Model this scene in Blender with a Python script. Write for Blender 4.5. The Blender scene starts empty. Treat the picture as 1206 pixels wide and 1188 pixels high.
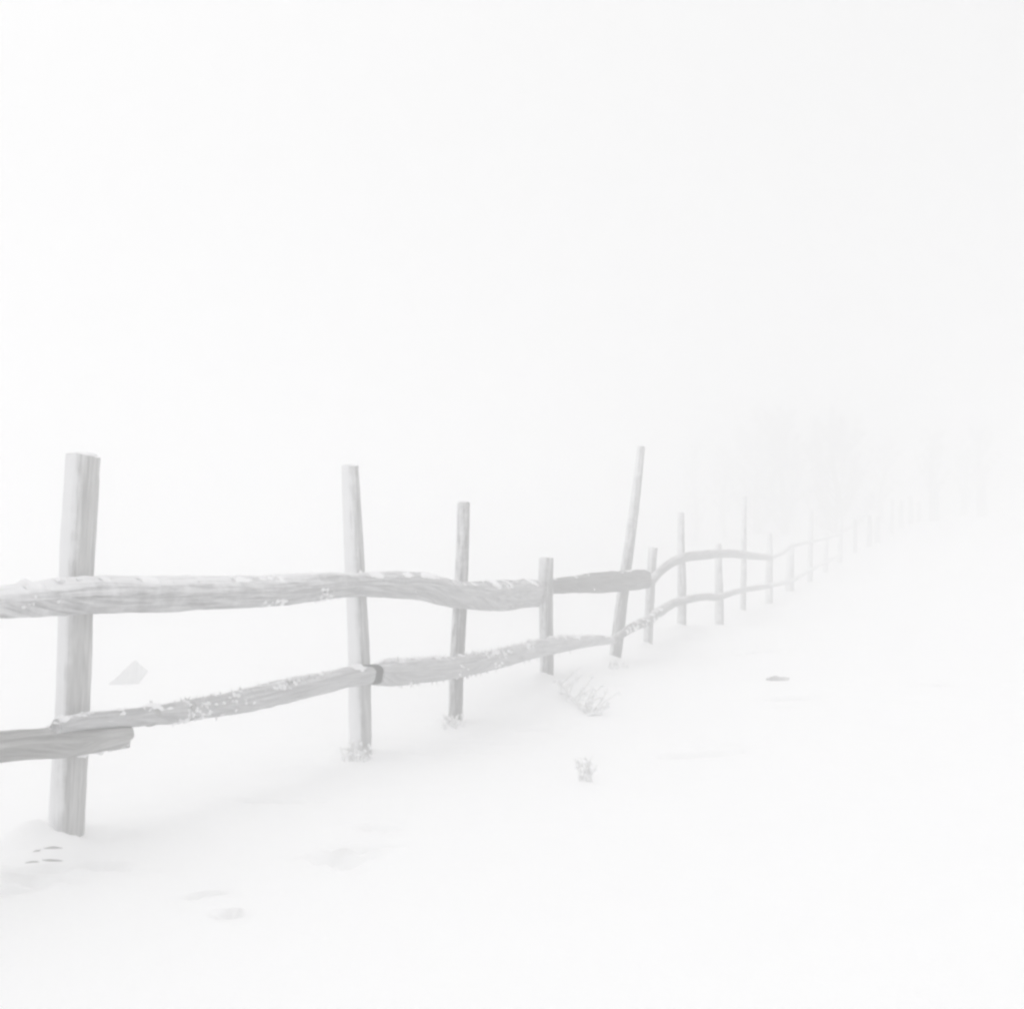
import bpy, math, random
import numpy as np
from mathutils import Vector, Matrix, noise as mnoise

random.seed(7)
S = bpy.context.scene
COL = S.collection

# ------------------------------------------------------------------ camera
F_PX, W0, H0 = 1293.0, 1206.0, 1188.0
HORIZON = 660.0
PITCH = math.atan((HORIZON - H0 / 2) / F_PX)
cam_data = bpy.data.cameras.new("camera")
cam_data.sensor_width = 36.0
cam_data.lens = 36.0 * F_PX / W0
cam_data.clip_start = 0.05
cam_data.clip_end = 600.0
cam = bpy.data.objects.new("camera", cam_data)
COL.objects.link(cam)
cam.location = (0, 0, 0)
cam.rotation_euler = (math.pi / 2 + PITCH, 0, 0)
S.camera = cam

# ------------------------------------------------------------------ sky, sun, exposure
SUN_ELEV, SUN_AZ = math.radians(70), math.radians(-55)      # azimuth from +Y (view direction), negative = to the left
world = bpy.data.worlds.new("World")
S.world = world
world.use_nodes = True
wn = world.node_tree
wn.nodes.clear()
sky = wn.nodes.new('ShaderNodeTexSky')
sky.sky_type = 'NISHITA'
sky.sun_disc = False
sky.sun_elevation = SUN_ELEV
sky.sun_rotation = SUN_AZ
sky.air_density = 1.0
sky.dust_density = 6.0
bw = wn.nodes.new('ShaderNodeRGBToBW')                      # cloud deck: no blue gets through
wn.links.new(sky.outputs[0], bw.inputs[0])
mixc = wn.nodes.new('ShaderNodeMix')
mixc.data_type = 'RGBA'
mixc.inputs['Factor'].default_value = 0.85                  # mostly the even overcast layer
wn.links.new(bw.outputs[0], mixc.inputs['A'])
mixc.inputs['B'].default_value = (21.5, 21.5, 21.55, 1)
bg = wn.nodes.new('ShaderNodeBackground')
bg.inputs['Strength'].default_value = 0.1
wo = wn.nodes.new('ShaderNodeOutputWorld')
wn.links.new(mixc.outputs['Result'], bg.inputs['Color'])
wn.links.new(bg.outputs[0], wo.inputs['Surface'])

sun_l = bpy.data.lights.new("sun", 'SUN')
sun_l.energy = 1.7
sun_l.angle = math.radians(60)
sun_l.color = (1.0, 0.985, 0.96)
sun = bpy.data.objects.new("sun", sun_l)
COL.objects.link(sun)
sd = Vector((math.sin(SUN_AZ) * math.cos(SUN_ELEV), math.cos(SUN_AZ) * math.cos(SUN_ELEV), math.sin(SUN_ELEV)))
sun.rotation_euler = sd.to_track_quat('Z', 'Y').to_euler()
sun.location = (-20, 20, 30)

S.view_settings.view_transform = 'Standard'
S.view_settings.look = 'None'
S.view_settings.exposure = -1.14
S.view_settings.gamma = 1.0
S.view_settings.use_curve_mapping = False
S.cycles.max_bounces = 20
S.cycles.diffuse_bounces = 8
S.cycles.volume_bounces = 14
S.cycles.use_denoising = True
S.cycles.pixel_filter_type = 'BLACKMAN_HARRIS'
S.cycles.filter_width = 2.7

HAZE_DENSITY = 0.10

# ------------------------------------------------------------------ photo ray -> place
CP, SP = math.cos(PITCH), math.sin(PITCH)
def ray(px, py):
    """direction of a sight line, scaled to unit Y (depth)"""
    x, y = (px - W0 / 2) / F_PX, (H0 / 2 - py) / F_PX
    dy, dz = CP - y * SP, SP + y * CP
    return Vector((x / dy, 1.0, dz / dy))
def at(px, py, Y):
    return ray(px, py) * Y

# posts: base px, base py, top px, top py, depth, width base px, width top px, kind
POSTS = [
    (77, 982, 98, 537, 3.84, 36, 38, 'near'),
    (423, 884, 412, 549, 5.70, 23, 19, 'pale'),
    (536, 852, 546, 592, 6.80, 17, 15, 'mid'),
    (644, 795, 643, 657, 8.40, 15, 16, 'mid'),
    (724, 779, 755, 526, 9.8, 13, 8, 'pole'),
    (763, 761, 769, 645, 11.2, 10, 10, 'mid'),
    (803, 739, 802, 604, 11.9, 10, 7, 'far'),
    (847, 738, 846, 640, 13.4, 10, 7, 'far'),
    (875, 722, 877, 585, 15.0, 7, 5, 'far'),
    (906, 711, 906, 628, 17.5, 8, 6, 'far'),
    (930, 695, 931, 645, 19.0, 10, 9, 'far'),
    (954, 684, 955, 601, 21.0, 6, 5, 'far'),
    (972, 674, 973, 628, 23.0, 6, 5, 'far'),
    (989, 662, 990, 612, 24.4, 6, 5, 'far'),
]
STAKES = [(1007, 652, 1007, 612, 26.0), (1023, 645, 1024, 606, 27.6), (1034, 639, 1034, 608, 29.0),
          (1050, 628, 1051, 588, 31.0), (1062, 622, 1062, 590, 32.4), (1073, 617, 1072, 584, 33.8), (1082, 615, 1082, 590, 35.0)]
LINE = []
for p in POSTS:
    q = at((p[0] + p[2]) / 2, 690, p[4])
    LINE.append((q.x, q.y))
d0 = Vector((LINE[1][0] - LINE[0][0], LINE[1][1] - LINE[0][1])).normalized()
P0 = (LINE[0][0] - d0.x * 1.9, LINE[0][1] - d0.y * 1.9)      # the post before the first one in view
LINE = [P0] + LINE

def offset_line(delta):
    """fence line moved towards the camera's side of the fence by delta"""
    out = []
    for i, (x, y) in enumerate(LINE):
        a = LINE[max(i - 1, 0)]; b = LINE[min(i + 1, len(LINE) - 1)]
        d = Vector((b[0] - a[0], b[1] - a[1])).normalized()
        out.append((x + d.y * delta, y - d.x * delta))
    return out
def on_fence(px, py, delta):
    """the point where a sight line meets the fence's plane moved by delta"""
    k = ray(px, py)
    pts = offset_line(delta)
    best = None
    for i in range(len(pts) - 1):
        (ax, ay), (bx, by) = pts[i], pts[i + 1]
        den = (bx - ax) - k.x * (by - ay)
        if abs(den) < 1e-9: continue
        t = (k.x * ay - ax) / den
        lo = -1e9 if i == 0 else 0; hi = 1e9 if i == len(pts) - 2 else 1
        if lo <= t <= hi:
            Y = ay + t * (by - ay)
            if Y > 0 and (best is None or Y < best): best = Y
    return k * best

# ------------------------------------------------------------------ terrain
ctrl = [(0, 1.5, -1.0), (1.2, 2.5, -1.0), (3, 5, -1.0), (4.5, 9, -.86), (7.5, 13, -.62), (11, 20, 0.0), (16, 30, 1.05),
        (19, 40, 1.8), (40, 40, 2.2), (13.5, 40, 1.45), (8, 40, .9), (0, 40, .2), (-3.1, 9, -1.08), (-5, 6, -1.06), (-8, 15, -1.1),
        (-20, 40, -.9), (-60, 60, -.4), (0, 100, 1.0), (60, 100, 2.6), (-80, 100, 0), (100, 20, 1.5), (-60, -40, -1.3), (60, -40, -.9),
        (0, -10, -1.1), (-3, 1, -1.02), (100, -60, -.5), (-100, -60, -1.4), (30, 5, -.3), (-30, 5, -1.25), (110, 110, 2.6), (-110, 110, 0)]
for p in POSTS:
    q = at(p[0], p[1], p[4]); ctrl.append((q.x, q.y, q.z))
for s in STAKES:
    q = at(s[0], s[1], s[4]); ctrl.append((q.x, q.y, q.z))
ctrl = np.array(ctrl)
def _k(r2): return 0.5 * r2 * np.log(r2 + 1e-9)
_n = len(ctrl)
_d2 = ((ctrl[:, None, :2] - ctrl[None, :, :2]) ** 2).sum(-1)
_A = np.zeros((_n + 3, _n + 3))
_A[:_n, :_n] = _k(_d2) + np.eye(_n) * 0.02
_A[:_n, _n] = 1; _A[:_n, _n + 1:] = ctrl[:, :2]
_A[_n, :_n] = 1; _A[_n + 1:, :_n] = ctrl[:, :2].T
_w = np.linalg.solve(_A, np.concatenate([ctrl[:, 2], np.zeros(3)]))

def vnoise(x, y, seed=0):
    xi, yi = np.floor(x), np.floor(y)
    fx, fy = x - xi, y - yi
    fx = fx * fx * fx * (fx * (fx * 6 - 15) + 10); fy = fy * fy * fy * (fy * (fy * 6 - 15) + 10)
    def h(a, b):
        v = np.sin(a * 127.1 + b * 311.7 + seed * 74.7) * 43758.5453
        return v - np.floor(v)
    return (h(xi, yi) * (1 - fx) + h(xi + 1, yi) * fx) * (1 - fy) + (h(xi, yi + 1) * (1 - fx) + h(xi + 1, yi + 1) * fx) * fy - 0.5

def smooth_ground(x, y):
    r2 = (x[..., None] - ctrl[:, 0]) ** 2 + (y[..., None] - ctrl[:, 1]) ** 2
    z = _k(r2) @ _w[:_n] + _w[_n] + x * _w[_n + 1] + y * _w[_n + 2]
    return np.clip(z, -2.2, 3.4)

def ground_hit(px, py):
    k = ray(px, py); Y = 1.0
    for _ in range(4000):
        z = float(smooth_ground(np.array([k.x * Y]), np.array([Y]))[0])
        if k.z * Y <= z: break
        Y += 0.02
    return k * Y

# relief of the snow: (photo x, photo y, half length across m, half width m, height m, turn)
RELIEF = []
def relief(px, py, a, b, h, turn=0.0):
    q = ground_hit(px, py); RELIEF.append((q.x, q.y, a, b, h, turn))
for (px, py, a, b, h, t) in [
        (412, 1012, .085, .05, -0.045, .2), (430, 997, .10, .045, -0.050, .1), (445, 975, .07, .035, -0.027, 0), (375, 1007, .06, .03, -0.032, .1),
        (405, 1020, .05, .03, -.03, .5), (322, 942, .16, .05, -.025, 0), (240, 1043, .05, .018, -0.032, .5), (270, 1066, .035, .025, -0.041, -.7),
        (258, 1048, .05, .02, .015, .2), (30, 1022, .10, .03, -.04, .2), (45, 1034, .10, .025, -.03, -.1), (6, 1046, .08, .04, -.05, .4),
        (112, 1016, .07, .025, -.035, 0), (58, 975, .035, .03, .03, 0), (66, 985, .02, .02, .022, 0), (88, 992, .03, .02, .014, 0), (74, 992, .016, .014, .016, 0), (50, 992, .03, .02, .014, 0), (160, 1018, .12, .03, -.012, 0), (505, 886, .12, .03, -.02, 0), (560, 882, .16, .04, -.016, 0),
        (580, 872, .18, .05, -.02, 0), (700, 806, .26, .06, -.035, 0), (640, 858, .16, .05, -.025, .1), (830, 886, .24, .06, -.04, .25),
        (815, 876, .2, .05, .02, .2), (855, 876, .2, .07, -.02, .3), (935, 826, .20, .06, -.045, .25), (925, 834, .12, .05, -.02, .2),
        (900, 770, .22, .09, -.06, .1), (1105, 808, .2, .07, -.05, 0), (818, 752, .12, .08, -.05, 0), (470, 930, .22, .08, .02, 0),
        (345, 905, .3, .1, .02, 0), (600, 1010, .5, .2, .02, .3), (820, 960, .5, .18, .018, .3), (1000, 900, .6, .2, .02, .3)]:
    relief(px, py, a, b, h, t)
# snow heaped at the posts' feet, a little hollow on the lee side
for i, p in enumerate(POSTS):
    q = at(p[0], p[1], p[4])
    w = p[5] * p[4] / F_PX
    RELIEF.append((q.x - w * .75, q.y - w * .9, w * .8, w * .7, .06 if i == 0 else .035, 0))
    RELIEF.append((q.x, q.y - w * .95, w * 1.1, w * .6, .012 if i < 2 else .03, 0))
    RELIEF.append((q.x + w * .9, q.y - w * .3, w * 1.2, w * .7, -.015, 0))

def ground_z(x, y, fine=True):
    z = smooth_ground(x, y)
    near = np.clip(1.6 - np.hypot(x, y - 4) / 30, 0, 1)
    z = z + .05 * vnoise(x * .45 + 3, y * .45, 1) + .03 * vnoise(x * 1.1, y * 1.3, 2)
    if fine:
        u, v = x * .9 + y * .35, y * .9 - x * .35
        z = z + near * (.016 * vnoise(u * 2.2, v * 4.2, 3) + .006 * vnoise(u * 6, v * 11, 4) + .0022 * vnoise(x * 22, y * 22, 5))
    for (cx, cy, a, b, h, t) in RELIEF:
        dx, dy = x - cx, y - cy
        m = (np.abs(dx) < 4 * a + .3) & (np.abs(dy) < 4 * a + .3)
        if not m.any(): continue
        c, s = math.cos(t), math.sin(t)
        du, dv = (dx * c + dy * s) / a, (dy * c - dx * s) / b
        if h < 0:                                     # a hollow with a steeper far lip and a raised rim
            e = np.maximum(du * du + dv * dv + .5 * vnoise(x * 9, y * 12, 8) + 1.1 * vnoise(x * 24, y * 34, 9) + .7 * vnoise(x * 60, y * 70, 10), 0)
            z = z + np.where(m, h * np.exp(-np.clip(e, 0, 40) ** 1.6) - .22 * h * np.exp(-((np.sqrt(np.clip(e, 0, 40)) - 1.7) / .5) ** 2), 0)
        else:
            z = z + np.where(m, h * np.exp(-du * du - dv * dv), 0)
    return z
def gz(x, y): return float(ground_z(np.array([float(x)]), np.array([float(y)]))[0])

# ------------------------------------------------------------------ materials
def nodes_of(m):
    m.use_nodes = True
    nt = m.node_tree
    b = nt.nodes['Principled BSDF']
    return nt, b
def N(nt, t, **kw):
    n = nt.nodes.new(t)
    for k, v in kw.items(): setattr(n, k, v)
    return n
def math_node(nt, op, a, b=None, clamp=False):
    n = N(nt, 'ShaderNodeMath', operation=op, use_clamp=clamp)
    for i, v in enumerate((a, b)):
        if v is None: continue
        if isinstance(v, (int, float)): n.inputs[i].default_value = v
        else: nt.links.new(v, n.inputs[i])
    return n.outputs[0]

def snow_material(name, bump, colour=(.91, .91, .915, 1)):
    m = bpy.data.materials.new(name)
    nt, b = nodes_of(m)
    b.inputs['Base Color'].default_value = colour
    b.inputs['Roughness'].default_value = .75
    b.inputs['Specular IOR Level'].default_value = .15
    tc = N(nt, 'ShaderNodeTexCoord')
    n1 = N(nt, 'ShaderNodeTexNoise'); n1.inputs['Scale'].default_value = 60; n1.inputs['Detail'].default_value = 6
    nt.links.new(tc.outputs['Object'], n1.inputs['Vector'])
    bp = N(nt, 'ShaderNodeBump'); bp.inputs['Strength'].default_value = bump; bp.inputs['Distance'].default_value = .004
    nt.links.new(n1.outputs[0], bp.inputs['Height'])
    nt.links.new(bp.outputs[0], b.inputs['Normal'])
    return m

def wood_material(name, dark, light, frost, top=0.0, frost_sun_dir=(-.75, -.1, .65), wind_sun=.42):
    """weathered grey wood with grain along the piece, and rime sitting on its windward and upper side, also painting in sun-side brightness"""
    m = bpy.data.materials.new(name)
    nt, b = nodes_of(m)
    L = nt.links.new
    uv = N(nt, 'ShaderNodeUVMap')
    mp = N(nt, 'ShaderNodeMapping'); mp.inputs['Scale'].default_value = (8, .45, 1)
    L(uv.outputs[0], mp.inputs[0])
    oi = N(nt, 'ShaderNodeObjectInfo')
    add = N(nt, 'ShaderNodeVectorMath', operation='ADD')
    L(mp.outputs[0], add.inputs[0]); L(oi.outputs['Random'], add.inputs[1])
    sc = N(nt, 'ShaderNodeVectorMath', operation='SCALE'); sc.inputs['Scale'].default_value = 1.0
    L(add.outputs[0], sc.inputs[0])
    grain = N(nt, 'ShaderNodeTexNoise'); grain.inputs['Scale'].default_value = 2.2; grain.inputs['Detail'].default_value = 8
    grain.inputs['Roughness'].default_value = .62; grain.inputs['Distortion'].default_value = .4
    L(sc.outputs[0], grain.inputs['Vector'])
    ramp = N(nt, 'ShaderNodeValToRGB')
    ramp.color_ramp.elements[0].position = .34; ramp.color_ramp.elements[0].color = (*dark, 1)
    ramp.color_ramp.elements[1].position = .66; ramp.color_ramp.elements[1].color = (*light, 1)
    L(grain.outputs[0], ramp.inputs[0])
    # rime; its leftward bias also puts sun brightness into the colour
    geo = N(nt, 'ShaderNodeNewGeometry')
    dot = N(nt, 'ShaderNodeVectorMath', operation='DOT_PRODUCT')
    fd = Vector(frost_sun_dir).normalized()
    dot.inputs[1].default_value = fd
    L(geo.outputs['Normal'], dot.inputs[0])
    tc = N(nt, 'ShaderNodeTexCoord')
    pn = N(nt, 'ShaderNodeTexNoise'); pn.inputs['Scale'].default_value = 14; pn.inputs['Detail'].default_value = 7; pn.inputs['Roughness'].default_value = .65
    L(tc.outputs['Object'], pn.inputs['Vector'])
    al = N(nt, 'ShaderNodeAttribute'); al.attribute_name = 'along'
    v = math_node(nt, 'MULTIPLY', dot.outputs['Value'], wind_sun)
    v = math_node(nt, 'ADD', v, math_node(nt, 'MULTIPLY', math_node(nt, 'SUBTRACT', pn.outputs[0], .5), .9))
    v = math_node(nt, 'ADD', v, math_node(nt, 'MULTIPLY', al.outputs['Fac'], top))
    v = math_node(nt, 'ADD', v, math_node(nt, 'MULTIPLY', math_node(nt, 'SUBTRACT', grain.outputs[0], .5), 1.2))
    v = math_node(nt, 'ADD', v, frost, clamp=True)
    sm = N(nt, 'ShaderNodeMapRange', interpolation_type='SMOOTHSTEP')
    sm.inputs['From Min'].default_value = .1; sm.inputs['From Max'].default_value = .9
    L(v, sm.inputs['Value'])
    mix = N(nt, 'ShaderNodeMix', data_type='RGBA')
    L(sm.outputs[0], mix.inputs['Factor']); L(ramp.outputs[0], mix.inputs['A'])
    mix.inputs['B'].default_value = (.80, .80, .81, 1)
    L(mix.outputs['Result'], b.inputs['Base Color'])
    b.inputs['Roughness'].default_value = .85
    b.inputs['Specular IOR Level'].default_value = .1
    bp = N(nt, 'ShaderNodeBump'); bp.inputs['Strength'].default_value = .7; bp.inputs['Distance'].default_value = .006
    hsum = math_node(nt, 'ADD', grain.outputs[0], math_node(nt, 'MULTIPLY', sm.outputs[0], .6))
    L(hsum, bp.inputs['Height']); L(bp.outputs[0], b.inputs['Normal'])
    return m

def plain_material(name, colour, rough=.85, noise=.35):
    m = bpy.data.materials.new(name)
    nt, b = nodes_of(m)
    tc = N(nt, 'ShaderNodeTexCoord')
    n1 = N(nt, 'ShaderNodeTexNoise'); n1.inputs['Scale'].default_value = 25; n1.inputs['Detail'].default_value = 5
    nt.links.new(tc.outputs['Object'], n1.inputs['Vector'])
    r = N(nt, 'ShaderNodeValToRGB')
    r.color_ramp.elements[0].position = .3; r.color_ramp.elements[0].color = tuple(c * (1 - noise) for c in colour) + (1,)
    r.color_ramp.elements[1].position = .7; r.color_ramp.elements[1].color = tuple(min(c * (1 + noise), .9) for c in colour) + (1,)
    nt.links.new(n1.outputs[0], r.inputs[0]); nt.links.new(r.outputs[0], b.inputs['Base Color'])
    b.inputs['Roughness'].default_value = rough
    b.inputs['Specular IOR Level'].default_value = .1
    return m

M_SNOW = snow_material("snow", .5)
M_CRUST = snow_material("clinging_snow", .9, (.88, .88, .89, 1))
M_NEAR = wood_material("frosted_post_wood", (.36, .358, .354), (.58, .578, .572), .12, .42, (-.85, -.25, .45), .85)
M_PALE = wood_material("rimed_post_wood", (.30, .30, .298), (.5, .5, .496), .40, .25, (-.85, -.25, .45), .8)
M_MID = wood_material("grey_post_wood", (.17, .169, .166), (.32, .318, .313), .12, .3)
M_POLE = wood_material("pole_wood", (.13, .129, .126), (.25, .248, .244), .05, .5)
M_FAR = wood_material("far_post_wood", (.16, .159, .157), (.28, .278, .274), .12, .5)
M_RAIL1 = wood_material("upper_rail_wood", (.27, .27, .274), (.54, .54, .544), 1.0, -1.0)
M_RAIL2 = wood_material("bare_dark_rail_wood", (.06, .059, .057), (.24, .238, .234), -.12)
M_RAIL2A = wood_material("bare_grey_rail_wood", (.16, .159, .156), (.28, .279, .276), -.05)
M_RAILA = wood_material("lower_rail_wood", (.22, .219, .214), (.47, .468, .46), .06)
M_RAILB = wood_material("thin_rail_wood", (.34, .34, .344), (.56, .56, .564), .26)
M_RAILF = wood_material("far_rail_wood", (.17, .17, .168), (.3, .3, .298), .26)
M_RAILG = wood_material("faintest_rail_wood", (.3, .3, .298), (.45, .45, .448), .5)
M_END = plain_material("dark_end_grain", (.035, .034, .033))
M_KNOT = plain_material("bark_collar", (.33, .33, .327))
M_STAKE = wood_material("stake_wood", (.08, .079, .077), (.16, .158, .155), -.05, .15)
M_BARK = plain_material("tree_bark", (.07, .068, .066))
M_TWIG = plain_material("frosted_twigs", (.3, .3, .302))
M_STONE = plain_material("dark_stone", (.48, .48, .478))
M_STICK = plain_material("wet_stick", (.38, .376, .37))
M_WEED = plain_material("rimed_dry_stems", (.72, .72, .715), .85, .15)
M_BOARD = wood_material("rimed_board_wood", (.5, .5, .498), (.66, .66, .655), .6)

# ------------------------------------------------------------------ mesh helpers
class MB:
    def __init__(self):
        self.v, self.f, self.uv, self.al, self.mi = [], [], [], [], []
    def add(self, verts, faces, uvs=None, al=None, mi=0):
        o = len(self.v)
        self.v += [tuple(p) for p in verts]
        self.uv += uvs if uvs else [(p[0] * 3, p[2]) for p in verts]
        self.al += al if al else [0.0] * len(verts)
        for f in faces:
            self.f.append(tuple(i + o for i in f)); self.mi.append(mi)
    def build(self, name, mats, parent=None, origin=None, smooth=True):
        o3 = Vector(origin) if origin is not None else Vector((0, 0, 0))
        me = bpy.data.meshes.new(name)
        me.from_pydata([tuple(Vector(p) - o3) for p in self.v], [], self.f)
        uvl = me.uv_layers.new(name="UVMap")
        idx = np.zeros(len(me.loops), dtype=np.int32); me.loops.foreach_get('vertex_index', idx)
        uv = np.array(self.uv, dtype=np.float32)[idx]
        uvl.data.foreach_set('uv', uv.ravel())
        at_ = me.attributes.new('along', 'FLOAT', 'POINT'); at_.data.foreach_set('value', np.array(self.al, dtype=np.float32))
        for m in (mats if isinstance(mats, (list, tuple)) else [mats]): me.materials.append(m)
        me.polygons.foreach_set('material_index', np.array(self.mi, dtype=np.int32))
        me.polygons.foreach_set('use_smooth', np.full(len(me.polygons), smooth))
        me.validate(); me.update()
        ob = bpy.data.objects.new(name, me); COL.objects.link(ob)
        if parent is not None:
            ob.parent = parent
            off = Vector((0, 0, 0)); q = parent
            while q is not None: off += q.location; q = q.parent
            ob.location = o3 - off
        else: ob.location = o3
        return ob

def tag(o, label=None, cat=None, group=None, kind=None):
    if label: o['label'] = label
    if cat: o['category'] = cat
    if group: o['group'] = group
    if kind: o['kind'] = kind
    return o
def empty(name, loc):
    o = bpy.data.objects.new(name, None); COL.objects.link(o); o.location = loc; o.empty_display_size = .1
    return o

def catmull(pts, step):
    """points are (Vector, radius); returns resampled list"""
    P = [p for p, r in pts]; R = [r for p, r in pts]
    out = []
    for i in range(len(P) - 1):
        p0 = P[i - 1] if i else P[0] * 2 - P[1]
        p3 = P[i + 2] if i + 2 < len(P) else P[-1] * 2 - P[-2]
        n = max(1, int((P[i + 1] - P[i]).length / step))
        for k in range(n):
            t = k / n
            a = P[i] * 2; b_ = (P[i + 1] - p0) * t
            c = (p0 * 2 - P[i] * 5 + P[i + 1] * 4 - p3) * t * t
            d = (P[i] * 3 - p0 - P[i + 1] * 3 + p3) * t ** 3
            out.append(((a + b_ + c + d) * .5, R[i] * (1 - t) + R[i + 1] * t))
    out.append((P[-1], R[-1]))
    return out

def log(mb, pts, step=.03, seg=16, rough=.10, facet=0.0, rot=0.0, squash=1.0, seed=0, up=(0, 0, 1), cap0=0.0, cap1=0.0, end0=0, end1=0, ragged=0.0):
    """a piece of round or split timber along pts [(point, radius)]: knobbly section, ridged along the grain"""
    ring = catmull(pts, step) if step else pts
    n = len(ring); tot = 0.0
    fr, rows = [], []
    L = [0.0]
    for i in range(1, n): L.append(L[-1] + (ring[i][0] - ring[i - 1][0]).length)
    verts, uvs, al = [], [], []
    for i, (c, r) in enumerate(ring):
        t = (ring[min(i + 1, n - 1)][0] - ring[max(i - 1, 0)][0]).normalized()
        side = t.cross(Vector(up))
        if side.length < 1e-4: side = Vector((1, 0, 0))
        side.normalize(); upv = side.cross(t).normalized()
        fr.append((c, t, side, upv, r))
        for k in range(seg + 1):
            th = 2 * math.pi * k / seg
            kk = k % seg
            th2 = 2 * math.pi * kk / seg
            ca, sa = math.cos(th2), math.sin(th2)
            rr = 1.0
            if facet:
                q = 2 + facet * 3
                cf, sf = abs(math.cos(th2 - rot)), abs(math.sin(th2 - rot))
                rr = 1 / (cf ** q + sf ** q) ** (1 / q) * (1 - .08 * facet)
            s = seed * 13.7
            nz = mnoise.noise(Vector((ca * 1.6 + s, sa * 1.6, L[i] * 1.3))) * rough
            nz += mnoise.noise(Vector((ca * 4 + s, sa * 4, L[i] * 3.5 + 9))) * rough * .5
            nz += mnoise.noise(Vector((ca * 9 + s, sa * 9, L[i] * 18 + 4))) * rough * .28
            rr *= 1 + nz
            off = side * (ca * r * rr) + upv * (sa * r * rr * squash)
            sh = 0.0
            if i == 0 and cap0: sh = cap0 * ca * r
            if i == n - 1 and cap1: sh = cap1 * ca * r
            if ragged and i in (0, n - 1): sh += random.uniform(-1, 1) * ragged * r if k < seg else 0
            verts.append(c + off + t * sh)
            uvs.append((k / seg * 2 * math.pi * r * 4, L[i] * 4)); al.append(L[i] / max(L[-1], 1e-6))
    if ragged:
        for i in (0, n - 1): verts[i * (seg + 1) + seg] = verts[i * (seg + 1)].copy()
    faces = []
    S1 = seg + 1
    for i in range(n - 1):
        for k in range(seg):
            faces.append((i * S1 + k, i * S1 + k + 1, (i + 1) * S1 + k + 1, (i + 1) * S1 + k))
    mb.add(verts, faces, uvs, al)
    for i, sgn, mi in ((0, 1, end0), (n - 1, -1, end1)):
        vs = [verts[i * S1 + k].copy() for k in range(seg)]
        c = sum(vs, Vector((0, 0, 0))) / seg
        inner = [c + (p - c) * .55 - fr[i][1] * sgn * (-.004) + Vector((0, 0, random.uniform(-1, 1) * .002)) for p in vs]
        allv = vs + inner + [c]
        f = []
        for k in range(seg):
            j = (k + 1) % seg
            q = (k, j, seg + j, seg + k); tri = (seg + k, seg + j, 2 * seg)
            if sgn > 0: q, tri = q[::-1], tri[::-1]
            f += [q, tri]
        mb.add(allv, f, [(p.x * 9, p.z * 9) for p in allv], [al[i * S1]] * len(allv), mi)
    return fr

def clods(mb, fr, cover, h, seed, lo=0.0, hi=1.0, squash=1.0, below=.0, wide=.8):
    """snow lying along the top of a log as broken crumbly runs; fr = frames from log()"""
    n = len(fr)
    run = []
    runs = []
    for i in range(n):
        t = i / max(n - 1, 1)
        c, tv, side, upv, r = fr[i]
        s = mnoise.noise(Vector((c.x * 6 + seed * 5.1, c.y * 6, seed))) + .5 * mnoise.noise(Vector((c.x * 17, c.y * 17 + seed, 3)))
        a = s - (0.5 - cover)
        if lo <= t <= hi and a > 0: run.append((i, min(1, a * 3)))
        else:
            if len(run) > 1: runs.append(run)
            run = []
    if len(run) > 1: runs.append(run)
    M = 7
    for run in runs:
        verts = []
        for j, (i, a) in enumerate(run):
            c, tv, side, upv, r = fr[i]
            e = math.sin(math.pi * (j + .5) / len(run)) ** .5
            hh = h * (.35 + .9 * a) * e * (1 + .9 * mnoise.noise(c * 31 + Vector((seed, 0, 0))))
            hh = max(hh, .002)
            ww = r * wide * (.55 + .45 * e) * (1 + .35 * mnoise.noise(c * 23 + Vector((0, seed, 0))))
            for k in range(M):
                th = math.pi * k / (M - 1)
                base = math.cos(th) * ww
                lift = math.sqrt(max(0, 1 - (base / (r * 1.08)) ** 2)) * r * squash
                jit = mnoise.noise(Vector((c.x * 40 + k * 3.3, c.y * 40, seed))) * h * .35
                verts.append(c + side * base + upv * (lift - .006 + hh * math.sin(th) ** .8 + (jit if 0 < k < M - 1 else 0)))
            for k in range(M):                          # underside, sunk into the wood
                th = math.pi * (M - 1 - k) / (M - 1)
                base = math.cos(th) * ww * .9
                verts.append(c + side * base + upv * (r * squash * .45))
        R = 2 * M; f = []
        for j in range(len(run) - 1):
            for k in range(R):
                k2 = (k + 1) % R
                f.append((j * R + k, j * R + k2, (j + 1) * R + k2, (j + 1) * R + k))
        f.append(tuple(range(R - 1, -1, -1))[::-1]); f.append(tuple((len(run) - 1) * R + k for k in range(R))[::-1])
        mb.add(verts, f)
    return len(runs)

def lump(mb, c, rx, ry, rz, seed, seg=8, rows=5, rough=.35):
    """an uneven rounded lump"""
    verts, f = [], []
    for i in range(rows + 1):
        ph = math.pi * i / rows
        for k in range(seg):
            th = 2 * math.pi * k / seg
            d = Vector((math.sin(ph) * math.cos(th), math.sin(ph) * math.sin(th), math.cos(ph)))
            s = 1 + rough * mnoise.noise(d * 1.7 + Vector((seed * 3.1, 0, seed)))
            verts.append(Vector(c) + Vector((d.x * rx * s, d.y * ry * s, d.z * rz * s)))
    for i in range(rows):
        for k in range(seg):
            f.append((i * seg + k, (i + 1) * seg + k, (i + 1) * seg + (k + 1) % seg, i * seg + (k + 1) % seg))
    mb.add(verts, f)

def spike(mb, p, d, r, mi=0):
    d = Vector(d); s = d.cross(Vector((.3, .8, .1))).normalized() * r; u = d.cross(s).normalized() * r
    mb.add([p + s, p - s * .5 + u * .87, p - s * .5 - u * .87, p + d], [(0, 1, 3), (1, 2, 3), (2, 0, 3), (2, 1, 0)], mi=mi)

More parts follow.
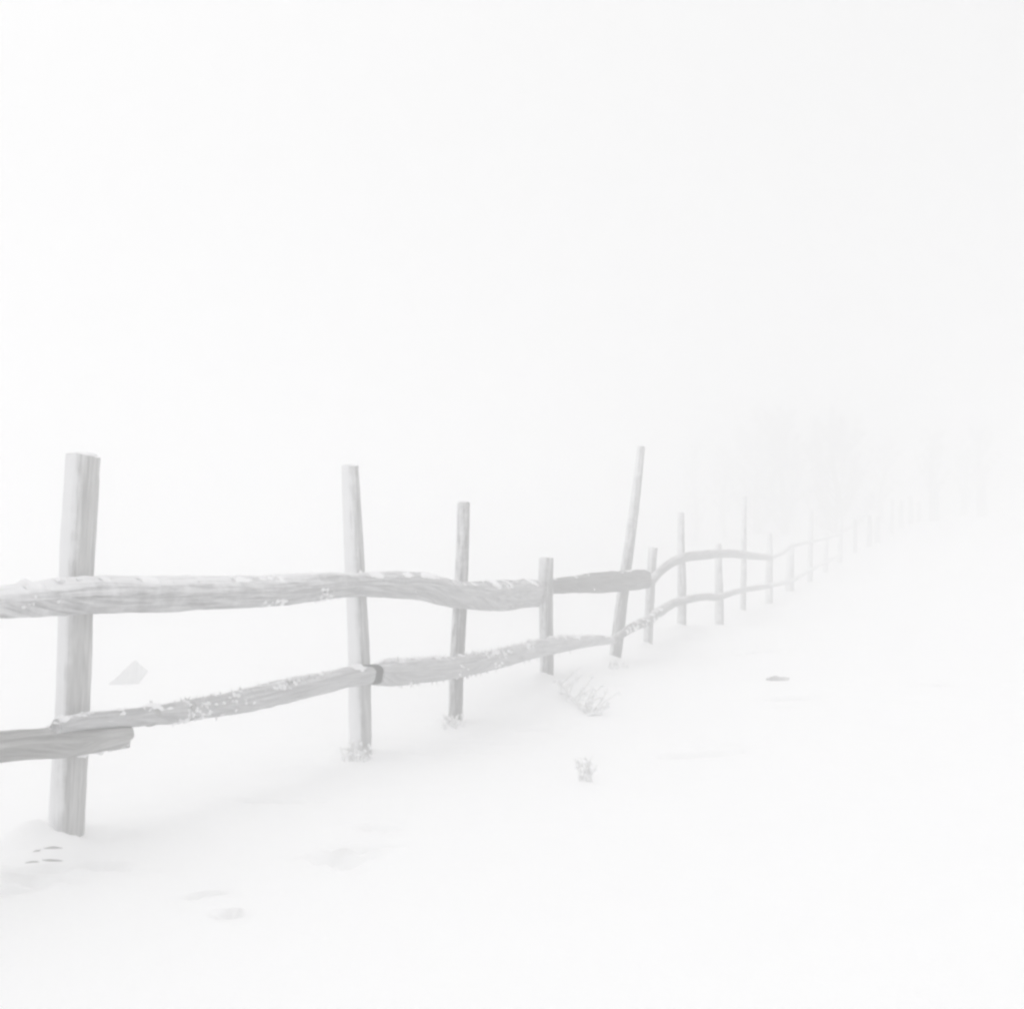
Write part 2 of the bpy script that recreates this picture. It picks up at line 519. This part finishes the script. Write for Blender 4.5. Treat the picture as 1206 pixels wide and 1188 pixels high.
# ------------------------------------------------------------------ setting: snow-covered ground
def axis(lo, hi, a, b, fine):
    g = [a]
    while g[-1] < b: g.append(g[-1] + fine)
    s = fine
    while g[-1] < hi: s *= 1.09; g.append(min(g[-1] + s, hi))
    left = [a]; s = fine
    while left[-1] > lo: s *= 1.09; left.append(max(left[-1] - s, lo))
    return np.array(left[:0:-1] + g)
xs = axis(-90, 100, -3.2, 4.2, .022)
ys = axis(-50, 105, 1.6, 11.0, .022)
X, Y = np.meshgrid(xs, ys)
Z = np.empty_like(X)
for i in range(0, X.shape[0], 40): Z[i:i + 40] = ground_z(X[i:i + 40], Y[i:i + 40])
nx, ny = len(xs), len(ys)
me = bpy.data.meshes.new("snow_ground")
me.vertices.add(nx * ny)
me.vertices.foreach_set('co', np.stack([X, Y, Z], -1).astype(np.float32).ravel())
ii = (np.arange(ny - 1)[:, None] * nx + np.arange(nx - 1)[None, :]).ravel()
quads = np.stack([ii, ii + 1, ii + nx + 1, ii + nx], -1).astype(np.int32)
me.loops.add(quads.size); me.loops.foreach_set('vertex_index', quads.ravel())
me.polygons.add(len(quads)); me.polygons.foreach_set('loop_start', np.arange(len(quads), dtype=np.int32) * 4)
me.polygons.foreach_set('use_smooth', np.ones(len(quads), dtype=bool))
me.update(calc_edges=True); me.validate()
me.materials.append(M_SNOW)
ground = bpy.data.objects.new("snow_ground", me); COL.objects.link(ground)
tag(ground, "smooth snow-covered ground rising gently to the right", kind='structure')

# ------------------------------------------------------------------ the fence
fx, fy = LINE[1]
fence = empty("wooden_fence", (fx, fy, gz(fx, fy)))
tag(fence, "rustic split-log fence with two rails running through the snow into the fog", "fence")
PM = {'near': M_NEAR, 'pale': M_PALE, 'mid': M_MID, 'pole': M_POLE, 'far': M_FAR}
POST_LABEL = {0: "thick near post with frosted left face", 1: "tall pale post plastered with rime", 3: "short post standing in front of its rails",
              4: "tall thin pole leaning to the right", 6: "tall thin post fading at its top"}
def build_post(base, top, rb, rt, mat, i, near):
    d = (top - base).normalized()
    foot = base - d * .25
    mb = MB()
    # slight bends on the way up, as in hand-cut stakes
    mid1 = base.lerp(top, .35) + Vector((random.uniform(-1, 1) * .006, 0, 0))
    mid2 = base.lerp(top, .7) + Vector((random.uniform(-1, 1) * .006, 0, 0))
    if i == 1: mid1 += Vector((.012, 0, 0)); mid2 += Vector((.004, 0, 0))
    pts = [(foot, rb), (mid1, rb * .98 + rt * .02), (mid2, (rb + rt) / 2), (top, rt)]
    fr = log(mb, pts, step=.03 if near else .09, seg=20 if near else 10, rough=.13, facet=.9 if i == 0 else .3,
             rot=.65 if i == 0 else random.random() * 3, seed=i + 1, up=(0, -1, 0), ragged=.12)
    o = mb.build("post", mat, fence, origin=foot)
    if i in POST_LABEL: o['label'] = POST_LABEL[i]
    if near:
        cb = MB(); lump(cb, top + Vector((0, 0, .001)), rt * .92, rt * .92, .012, i)
        cb.build("snow_cap", M_CRUST, o, origin=top)
    return o
post_objs = []
zz = gz(*P0)
build_post(Vector((P0[0], P0[1], zz)), Vector((P0[0] + .02, P0[1], zz + 1.4)), .052, .05, M_NEAR, 20, True)
for i, p in enumerate(POSTS):
    base = at(p[0], p[1], p[4]); top = at(p[2], p[3], p[4])
    rb, rt = p[5] * p[4] / F_PX / 2, p[6] * p[4] / F_PX / 2
    post_objs.append(build_post(base, top, rb, rt, PM[p[7]], i, p[4] < 12.5))

def rail(pix, delta, mat, seed, name="rail", step=.025, seg=18, rough=.14, squash=1.0, label=None, snow=None, cap0=0, cap1=0, end0=0, end1=0, knots=(), shreds=None, splats=(), extra0=None, facet=.3, ragged=.15):
    """pix: (photo x, upper edge, lower edge); the rail lies delta in front of the posts' axes"""
    pts = []
    for q in pix:
        dl = q[3] if len(q) > 3 else delta
        c = on_fence(q[0], (q[1] + q[2]) / 2, dl)
        pts.append((c, (q[2] - q[1]) / 2 * c.y / F_PX))
    if extra0: pts = [(extra0[0].lerp(pts[0][0], t), extra0[1] * (1 - t) + pts[0][1] * t) for t in (0, .25, .5, .75, .9)] + pts
    mb = MB()
    fr = log(mb, pts, step=step, seg=seg, rough=rough, facet=facet, rot=seed, squash=squash, seed=seed, cap0=cap0, cap1=cap1, end0=end0, end1=end1, ragged=ragged)
    rnd = random.Random(seed * 11)
    if shreds:
        cnt, lo, hi, ln = shreds
        for _ in range(cnt):
            i = int((lo + (hi - lo) * rnd.random()) * (len(fr) - 1)); c, t, s, u, r = fr[i]
            a = rnd.uniform(.2, math.pi - .2)
            sgn = 1 if rnd.random() < .72 else -1
            p = c + s * math.cos(a) * r * .9 + u * math.sin(a) * r * .9 * sgn
            spike(mb, p, (u * sgn + t * rnd.uniform(-.3, .3) + s * rnd.uniform(-.3, .3)) * ln * rnd.uniform(.4, 1.3), rnd.uniform(.002, .006))
    o = mb.build(name, [mat, M_END], fence, origin=pts[0][0])
    if label: o['label'] = label
    if snow:
        cb = MB()
        for (cover, h, lo, hi) in snow: clods(cb, fr, cover, h, seed + h * 50, lo, hi, squash)
        for (cnt, x0, x1, lo, hi, size) in splats:       # lumps of rime stuck to the side and the edges
            js = [j for j in range(len(fr)) if x0 <= fr[j][0].x / fr[j][0].y * F_PX + W0 / 2 <= x1]
            for _ in range(cnt if js else 0):
                if _ % 5 == 0: hub = rnd.choice(js); an0 = rnd.uniform(lo, hi)
                c, t, s_, u, rr_ = fr[min(max(int(rnd.gauss(hub, 2.2)), js[0]), js[-1])]
                an = min(max(rnd.gauss(an0, .28), lo), hi)
                sd_ = s_ if s_.y < 0 else -s_
                p = c + (sd_ * math.cos(an) + u * math.sin(an)) * rr_ * 1.0 + t * rnd.uniform(-.012, .012)
                z_ = size * rnd.uniform(.4, 1.3)
                lump(cb, p, z_ * rnd.uniform(.8, 1.6), z_ * .8, z_ * rnd.uniform(.6, 1.1), rnd.random() * 90, 6, 4, .9)
        if cb.v:
            tag(cb.build("snow_crust", M_CRUST, o, origin=pts[0][0]), kind='stuff')
    for (kx, scale) in knots:                            # bark collars round the log
        j = min(range(len(fr)), key=lambda q: abs((fr[q][0].x / fr[q][0].y) - (kx - W0 / 2) / F_PX))
        c, t, s_, u, r = fr[j]
        kb = MB()
        log(kb, [(c - t * .016, r * 1.03), (c - t * .005, r * scale), (c + t * .006, r * scale), (c + t * .017, r * 1.03)], step=0, seg=14, rough=.12, seed=seed + kx, squash=squash)
        for _ in range(5): spike(kb, c + u * r * .9, u * rnd.uniform(.01, .03) + s_ * rnd.uniform(-.02, .02) + t * rnd.uniform(-.02, .02), .005)
        kb.build("knot", M_KNOT, o, origin=c)
    return o, fr

def before(px, z_at, r, delta):
    """start of a rail at the post outside the frame"""
    d = offset_line(delta)[0]
    return (Vector((d[0] - .06, d[1] - .12, z_at)), r)

c0 = on_fence(0, 709, .10)
u1, fr_u1 = rail([(-8, 692, 727), (45, 685, 725), (100, 679, 722), (170, 680, 720), (250, 680, 716), (330, 678, 711), (385, 675, 705), (415, 675, 703), (465, 674, 703), (500, 676, 705), (524, 682, 712), (545, 686, 716), (575, 685, 719, .05), (602, 684, 717, -.03), (628, 683, 714, -.11), (641, 685, 710, -.12)],
                 .10, M_RAIL1, 1, label="long upper rail with snow crumbs along its edges", extra0=before(0, c0.z - .02, .062, .10),
                 snow=[(.36, .012, .15, 1), (.3, .02, .62, .80)], splats=[(34, 250, 330, 1.2, 1.9, .008), (26, 365, 398, -1.6, -.2, .009), (18, 540, 640, 1.1, 1.8, .008), (8, 570, 640, -1.7, -1.0, .009), (12, 300, 330, -1.5, -.8, .009), (40, 330, 520, 1.1, 1.8, .009), (14, 60, 110, 1.2, 1.7, .008), (8, 10, 60, -.6, .8, .006)], rough=.19, shreds=(200, .3, .97, .014))
u3, _ = rail([(640, 683, 699, -.12), (672, 679, 698, -.03), (688, 677, 698, .04), (705, 675, 698, .06), (735, 672, 696, .09), (757, 671, 693, .10)], .0, M_RAIL2, 3, label="dark bare upper rail ending past the leaning pole", rough=.17, facet=.6, snow=[(.2, .007, 0, 1)], splats=[(14, 655, 750, 1.1, 1.8, .008), (8, 655, 750, -1.7, -.6, .008)], shreds=(60, .05, .95, .014))
u4, _ = rail([(745, 678, 691, .02), (764, 680, 691, .02), (771, 674, 684, .06), (779, 666, 676, .08), (792, 657, 667, .08), (812, 650, 660, .08), (830, 648.5, 658, .08), (848, 647, 656.5, .08), (870, 648, 657, .08), (891, 651, 659, .08), (908, 653.5, 660, .08)], .08, M_RAILF, 4,
             label="bowed thin upper rail arching over three posts", snow=[(.2, .012, 0, 1)], step=.06, seg=12, rough=.16)
u5, _ = rail([(904, 655, 660), (921, 649, 653.5), (931, 641, 645.5), (955, 636, 640), (973, 632, 635.5), (991, 627, 630)], .08, M_RAILG, 5, step=.15, seg=8, rough=.15, label="faint far upper rail climbing into the fog")

ca = on_fence(0, 878, .09)
l1, _ = rail([(-8, 863, 898), (40, 858, 894), (75, 855, 892), (110, 855, 886), (149, 853, 880)], .085, M_RAILA, 6, label="thick near lower rail with a sawn end",
             extra0=before(0, ca.z - .04, .052, .085), rough=.16, snow=[(.3, .010, .4, 1)], splats=[(16, 90, 148, -1.7, -.7, .009), (8, 60, 110, 1.1, 1.7, .009)], cap1=-.5, ragged=.3)
l2, fr_l2 = rail([(66, 848, 864, .13), (100, 841, 859, .12), (150, 835, 856, .10), (182, 831, 853), (200, 828, 852), (225, 824, 848), (260, 818, 843), (300, 808, 837), (350, 798, 824), (400, 787, 810), (422, 784, 807), (434, 783, 805)], .085, M_RAILB, 7,
                 label="thin knotty lower rail with clinging snow", snow=[(.36, .012, 0, 1), (.25, .018, .35, .62)], splats=[(46, 215, 300, -.9, 1.5, .009), (26, 300, 400, .2, 1.6, .008), (18, 205, 240, -1.7, -.4, .010), (30, 75, 220, 1.1, 1.8, .008)], knots=((182, 1.1), (225, 1.12)), shreds=(120, .3, .75, .022), rough=.22)
l3, fr_l3 = rail([(437, 781, 806), (460, 778, 808), (480, 777, 806), (520, 774, 801), (545, 771, 797), (580, 767, 788), (620, 757, 777), (642, 752, 772), (665, 749, 768), (700, 748, 761), (722, 751, 758)], .105, M_RAILB, 8,
                 label="shaggy lower rail with a dark cut end", snow=[(.42, .015, .03, .95)], splats=[(70, 450, 560, 1.0, 1.9, .012), (40, 530, 620, -.6, 1.6, .011), (40, 560, 720, 1.0, 1.9, .011), (26, 445, 640, -1.7, -1.0, .009)], shreds=(420, .02, .8, .03), cap0=2.2, end0=1, rough=.18, ragged=.1)
l4, _ = rail([(720, 752, 759), (742, 735, 745), (765, 724, 735), (775, 716, 727), (797, 704.5, 714), (829, 698.5, 707), (846, 699, 706.5), (873, 692, 698), (908, 687, 692.5)], .07, M_RAILF, 9, label="thin far lower rail curving uphill", snow=[(.35, .014, 0, .5)], splats=[(30, 725, 775, -.6, 1.7, .016)], step=.06, seg=12, rough=.18)
l5, _ = rail([(904, 687, 692), (931, 682, 687), (943, 675, 680), (955, 669, 673), (973, 660, 663.5), (991, 651, 654)], .07, M_RAILG, 10, step=.15, seg=8, label="faint far lower rail low over the snow")

# ------------------------------------------------------------------ stakes further up the slope, no rails to be seen
STAKE_LABEL = ["pale fogbound stake just past the far end of the fence", "taller faint stake between two others at the foot of the slope", "faint short stake before the wider gap in the row",
               "faint stake just above the wider gap in the row", "second faint stake above the wider gap in the row", "tall faint stake next to the last one of the row", "last faint stake of the row, nearest the trees"]
for i, s in enumerate(STAKES):
    base = at(s[0], s[1], s[4]); base.z = gz(base.x, base.y)
    top = at(s[2], s[3], s[4])
    mb = MB()
    w = (5.5 + (i % 3)) * s[4] / F_PX / 2
    mid = base.lerp(top, .5) + Vector((random.uniform(-.03, .03), 0, 0))
    log(mb, [(base - Vector((0, 0, .2)), w), (mid, w * .95), (top, w * .8)], step=.12, seg=8, rough=.15, seed=30 + i, up=(0, -1, 0), ragged=.2)
    o = mb.build("stake", M_STAKE, origin=base)
    tag(o, STAKE_LABEL[i], "stake", "stakes going up the slope beyond the fence")

# ------------------------------------------------------------------ trees at the edge of sight
def tree(px, py, Y, height, spread, trunk_px, label, seed, twigs=2600, bare=.25):
    rnd = random.Random(seed)
    q = at(px, py, Y); base = Vector((q.x, q.y, gz(q.x, q.y)))
    root = empty("bare_tree", base)
    tag(root, label, "tree", "bare trees at the edge of the fog")
    r0 = trunk_px * Y / F_PX / 2
    tb = MB(); cb = MB()
    top = base + Vector((rnd.uniform(-.1, .1) * height * .3, rnd.uniform(-.2, .2), height))
    m1 = base.lerp(top, .35) + Vector((rnd.uniform(-.1, .1), 0, 0)); m2 = base.lerp(top, .7) + Vector((rnd.uniform(-.15, .15), 0, 0))
    spine = catmull([(base - Vector((0, 0, .3)), r0 * 1.15), (m1, r0 * .8), (m2, r0 * .45), (top, r0 * .1)], .25)
    log(tb, spine, step=0, seg=9, rough=.15, seed=seed, up=(0, -1, 0))
    limbs = []
    for k in range(26):
        t = bare + (1 - bare) * (k + rnd.random()) / 26
        p, r = spine[min(int(t * (len(spine) - 1)), len(spine) - 1)]
        a = rnd.uniform(0, 2 * math.pi)
        u = (t - bare) / (1 - bare)
        ln = spread * (.35 + .75 * math.sin(math.pi * min(1, .15 + u * .8))) * rnd.uniform(.6, 1.1)
        d = Vector((math.cos(a), math.sin(a), rnd.uniform(.8, 2.2))).normalized()
        pm = p + d * ln * .5 + Vector((rnd.gauss(0, .12) * ln, rnd.gauss(0, .1) * ln, -.03 * ln)); pe = p + d * ln + Vector((0, 0, .14 * ln))
        lp = catmull([(p, max(r * .3, .010)), (pm, max(r * .18, .007)), (pe, .004)], .22)
        log(tb, lp, step=0, seg=5, rough=.1, seed=seed + k)
        limbs.append(lp)
    for _ in range(twigs):
        lp = rnd.choice(limbs)
        j = rnd.randrange(len(lp) // 3, len(lp))
        p = lp[j][0]
        d = Vector((rnd.gauss(0, .6), rnd.gauss(0, .6), rnd.gauss(.9, .8))).normalized()
        spike(cb, p, d * rnd.uniform(.12, .5) * (spread / 1.6) ** .5, rnd.uniform(.004, .008))
    tb.build("trunk", M_BARK, root, origin=base)
    cb.build("crown", M_TWIG, root, origin=base, smooth=False)
    return root
tree(988, 652, 33.0, 3.1, 1.5, 10, "broad bushy tree looming over the far end of the fence", 1, 11000, .03)
tree(926, 655, 35.0, 3.3, 1.7, 9, "rounded faint tree behind the far stretch of the fence", 2, 11000, .03)
tree(893, 658, 38.0, 3.2, 1.5, 9, "pale bushy tree far behind the fence, between the rounded one and the slim saplings", 3, 9000, .03)
tree(1101, 616, 35.0, 2.6, .7, 13, "thick-trunked tree on the slope just past the last stake", 4, 2600, .3)
tree(1135, 614, 38.0, 2.2, .7, 8, "slender faint tree between two stouter trunks on the slope", 5, 2000, .25)
tree(1157, 616, 36.0, 2.7, .8, 13, "stout faint tree at the right end of the slope", 6, 2600, .3)
tree(820, 662, 39.0, 3.3, .7, 6, "leftmost slim sapling, a vertical smear in the fog beyond the bowed rail", 7, 2600, .2)
tree(855, 660, 38.0, 3.0, .7, 6, "slim sapling beside the pale bushy tree in the fog", 8, 2600, .2)
tree(1040, 634, 37.0, 2.6, .8, 7, "low wispy tree behind the gap in the row of stakes", 9, 2600, .2)
# ------------------------------------------------------------------ small things in the snow
# tilted board behind the fence
pc = ground_hit(150, 806)
corners = [at(126, 804, pc.y - .02), at(156, 806, pc.y + .02), at(174, 790, pc.y + .06), at(159, 777, pc.y + .08)]
cc = sum(corners, Vector((0, 0, 0))) / 4
nrm = (corners[1] - corners[0]).cross(corners[3] - corners[0]).normalized()
if nrm.y > 0: nrm = -nrm
bm_ = MB()
corners[0] -= Vector((.03, 0, .06)); corners[1] -= Vector((0, 0, .06))
rows = []
NB = 8
for s in (0, 1):
    for a in range(NB + 1):
        for b_ in range(NB + 1):
            u, v = a / NB, b_ / NB
            p = corners[0].lerp(corners[1], u).lerp(corners[3].lerp(corners[2], u), v)
            edge = a in (0, NB) or b_ in (0, NB)
            p = p + nrm * (.012 if s == 0 else -.016) + Vector((random.uniform(-1, 1), 0, random.uniform(-1, 1))) * (.004 if edge else .001)
            rows.append(p)
K = NB + 1; f = []
for a in range(NB):
    for b_ in range(NB):
        i0 = a * K + b_
        f.append((i0, i0 + K, i0 + K + 1, i0 + 1)); j0 = i0 + K * K
        f.append((j0, j0 + 1, j0 + K + 1, j0 + K))
ring_i = [a * K for a in range(K)] + [NB * K + b_ for b_ in range(1, K)] + [a * K + NB for a in range(NB - 1, -1, -1)] + [b_ for b_ in range(NB - 1, 0, -1)]
for i in range(len(ring_i)):
    a, b_ = ring_i[i], ring_i[(i + 1) % len(ring_i)]
    f.append((b_, a, a + K * K, b_ + K * K))
bm_.add(rows, f, [(p.x * 6, p.z * 3) for p in rows])
o = bm_.build("wooden_board", M_BOARD, origin=cc, smooth=False)
tag(o, "tilted pale board sticking out of the snow behind the nearest post", "board")

def stick(px, py, ln_px, th_px, lean, label, seed):
    q = ground_hit(px, py); q.z = gz(q.x, q.y)
    L = ln_px * q.y / F_PX; r = th_px * q.y / F_PX / 2
    dx = Vector((math.cos(lean), math.sin(lean) * .5, 0)) * L / 2
    a, b_ = q - dx, q + dx
    a.z = gz(a.x, a.y) - r * .6; b_.z = gz(b_.x, b_.y) - r * .2
    m = (a + b_) / 2; m.z = gz(m.x, m.y) + r * .15
    mb = MB(); log(mb, [(a, r * .75), (m, r), (b_, r * .6)], step=.006, seg=9, rough=.8, seed=seed, ragged=.5)
    d = (b_ - a).normalized()
    spike(mb, m, d * .02 + Vector((0, 0, .005)), .002)
    o = mb.build("stick", M_STICK, origin=q)
    tag(o, label, "stick", "broken sticks by the nearest post")
stick(62, 1001, 22, 4, .1, "thickest broken stick in the snow right below the nearest post", 41)
stick(62, 1011, 24, 3, -.05, "thin stick lying just in front of the thickest one below the nearest post", 42)
stick(43, 1004, 8, 3, .3, "tiny stick end beside the thickest stick, on its left", 43)
stick(38, 1014, 16, 2.5, .15, "faint thin twig left of the two dark sticks", 44)
stick(40, 1022, 22, 2, -.2, "thin twig nearest the camera below the nearest post", 45)
stick(112, 1015, 18, 2.5, .05, "pale stick lying in the snow right of the nearest post", 46)

def stone(px, py, w_px, h_px, label, seed):
    q = ground_hit(px, py); q.z = gz(q.x, q.y)
    k = q.y / F_PX
    mb = MB(); lump(mb, q, w_px * k / 2, w_px * k * .3, h_px * k * .8, seed, 14, 8, .9)
    o = mb.build("stone", M_STONE, origin=q)
    cb = MB(); lump(cb, q + Vector((-.01, .02, h_px * k * .5)), w_px * k * .45, w_px * k * .27, h_px * k * .42, seed + 5, 14, 6, .7)
    cb.build("snow_cap", M_CRUST, o, origin=q)
    tag(o, label, "stone", "stones showing through the snow on the right")
stone(916, 800, 22, 4, "darkest flat stone poking through the open snow right of the fence", 51)
stone(902, 771, 20, 3, "snow-capped stone farther up than the darkest flat stone", 52)

def weed(px, py, w_px, h_px, n, label, seed, heads=True):
    rnd = random.Random(seed)
    q = ground_hit(px, py); q.z = gz(q.x, q.y); k = q.y / F_PX
    root = empty("dry_weed", q)
    tag(root, label, "dry weed", "rimed weeds in the snow along the fence")
    mb, hb = MB(), MB()
    for i in range(n):
        p = q + Vector((rnd.uniform(-.5, .5) * w_px * k, rnd.uniform(-.06, .06), 0)); p.z = gz(p.x, p.y) - .01
        h = h_px * k * rnd.uniform(.4, 1.0)
        tip = p + Vector((rnd.uniform(-.5, .5) * h, rnd.uniform(-.3, .3) * h, h))
        mid = p.lerp(tip, .5) + Vector((0, 0, .12 * h))
        r = rnd.uniform(.0016, .0032)
        log(mb, [(p, r), (mid, r * .8), (tip, r * .5)], step=.03, seg=5, rough=.1, seed=i)
        for _ in range(3):
            spike(mb, p.lerp(tip, rnd.uniform(.3, .9)), Vector((rnd.uniform(-1, 1), rnd.uniform(-1, 1), rnd.uniform(-.2, .8))) * .035, .003)
        lump(hb, p.lerp(tip, rnd.uniform(.2, 1)), .009, .009, .010, rnd.random() * 60, 6, 4, .8)
    tag(mb.build("stems", M_WEED, root, origin=q), kind='stuff')
    if hb.v: tag(hb.build("snow_tuft", M_CRUST, root, origin=q), kind='stuff')
def fallen_branch():
    rnd = random.Random(61)
    pts = []
    for (px, py, up) in [(659, 811, .05), (668, 822, .035), (679, 832, .03), (690, 840, .015), (700, 843, .0)]:
        q = ground_hit(px, py); q.z = gz(q.x, q.y) + up; pts.append((q, .016 - .002 * len(pts)))
    mb = MB(); cb = MB()
    log(mb, pts, step=.02, seg=8, rough=.3, seed=61)
    for k in range(22):
        i = rnd.randrange(len(pts)); p = pts[i][0].copy()
        if i + 1 < len(pts): p = p.lerp(pts[i + 1][0], rnd.random())
        tip = p + Vector((rnd.uniform(-.02, .16), rnd.uniform(-.05, .05), rnd.uniform(.03, .17)))
        log(mb, [(p, .005), (p.lerp(tip, .5) + Vector((rnd.uniform(-.02, .02), 0, .01)), .004), (tip, .002)], step=.03, seg=5, rough=.2, seed=k)
        for _ in range(2): lump(cb, p.lerp(tip, rnd.uniform(.3, 1)), .013, .012, .010, rnd.random() * 50, 6, 4, .8)
    for (q, r_) in pts:
        for _ in range(4): lump(cb, q + Vector((rnd.uniform(-.05, .05), rnd.uniform(-.02, .02), .012)), .022, .016, .010, rnd.random() * 50, 6, 4, .8)
    o = mb.build("fallen_branch", M_WEED, origin=pts[2][0])
    tag(o, "snow-dusted fallen branch lying below the short post", "branch")
    tag(cb.build("snow_crust", M_CRUST, o, origin=pts[2][0]), kind='stuff')
fallen_branch()
weed(690, 914, 16, 32, 12, "small upright rimed weed alone in the open snow nearest the camera", 62)
weed(420, 893, 34, 26, 22, "rimed tuft at the foot of the tall pale post", 63)
weed(534, 858, 22, 16, 14, "small rimed tuft at the foot of the third post", 64)
weed(728, 788, 22, 14, 12, "low rimed tuft at the foot of the leaning pole", 65)

# ------------------------------------------------------------------ the fog
zlo = float(Z.min()) - 1.0
bpy.ops.mesh.primitive_cube_add(size=1)
haze = bpy.context.object
haze.name = "haze"; haze.data.name = "haze"
zhi = 7.6
haze.scale = (205, 170, zhi - zlo); haze.location = (5, 27, (zhi + zlo) / 2)
hm = bpy.data.materials.new("fog_air"); hm.use_nodes = True
hn = hm.node_tree; hn.nodes.clear()
pv = hn.nodes.new('ShaderNodeVolumePrincipled')
pv.inputs['Color'].default_value = (.995, .995, .996, 1)
pv.inputs['Density'].default_value = HAZE_DENSITY
pv.inputs['Anisotropy'].default_value = .78
ho = hn.nodes.new('ShaderNodeOutputMaterial')
hn.links.new(pv.outputs[0], ho.inputs['Volume'])
haze.data.materials.append(hm)
tag(haze, "thick pale winter fog hanging over the whole snowfield", kind='stuff')
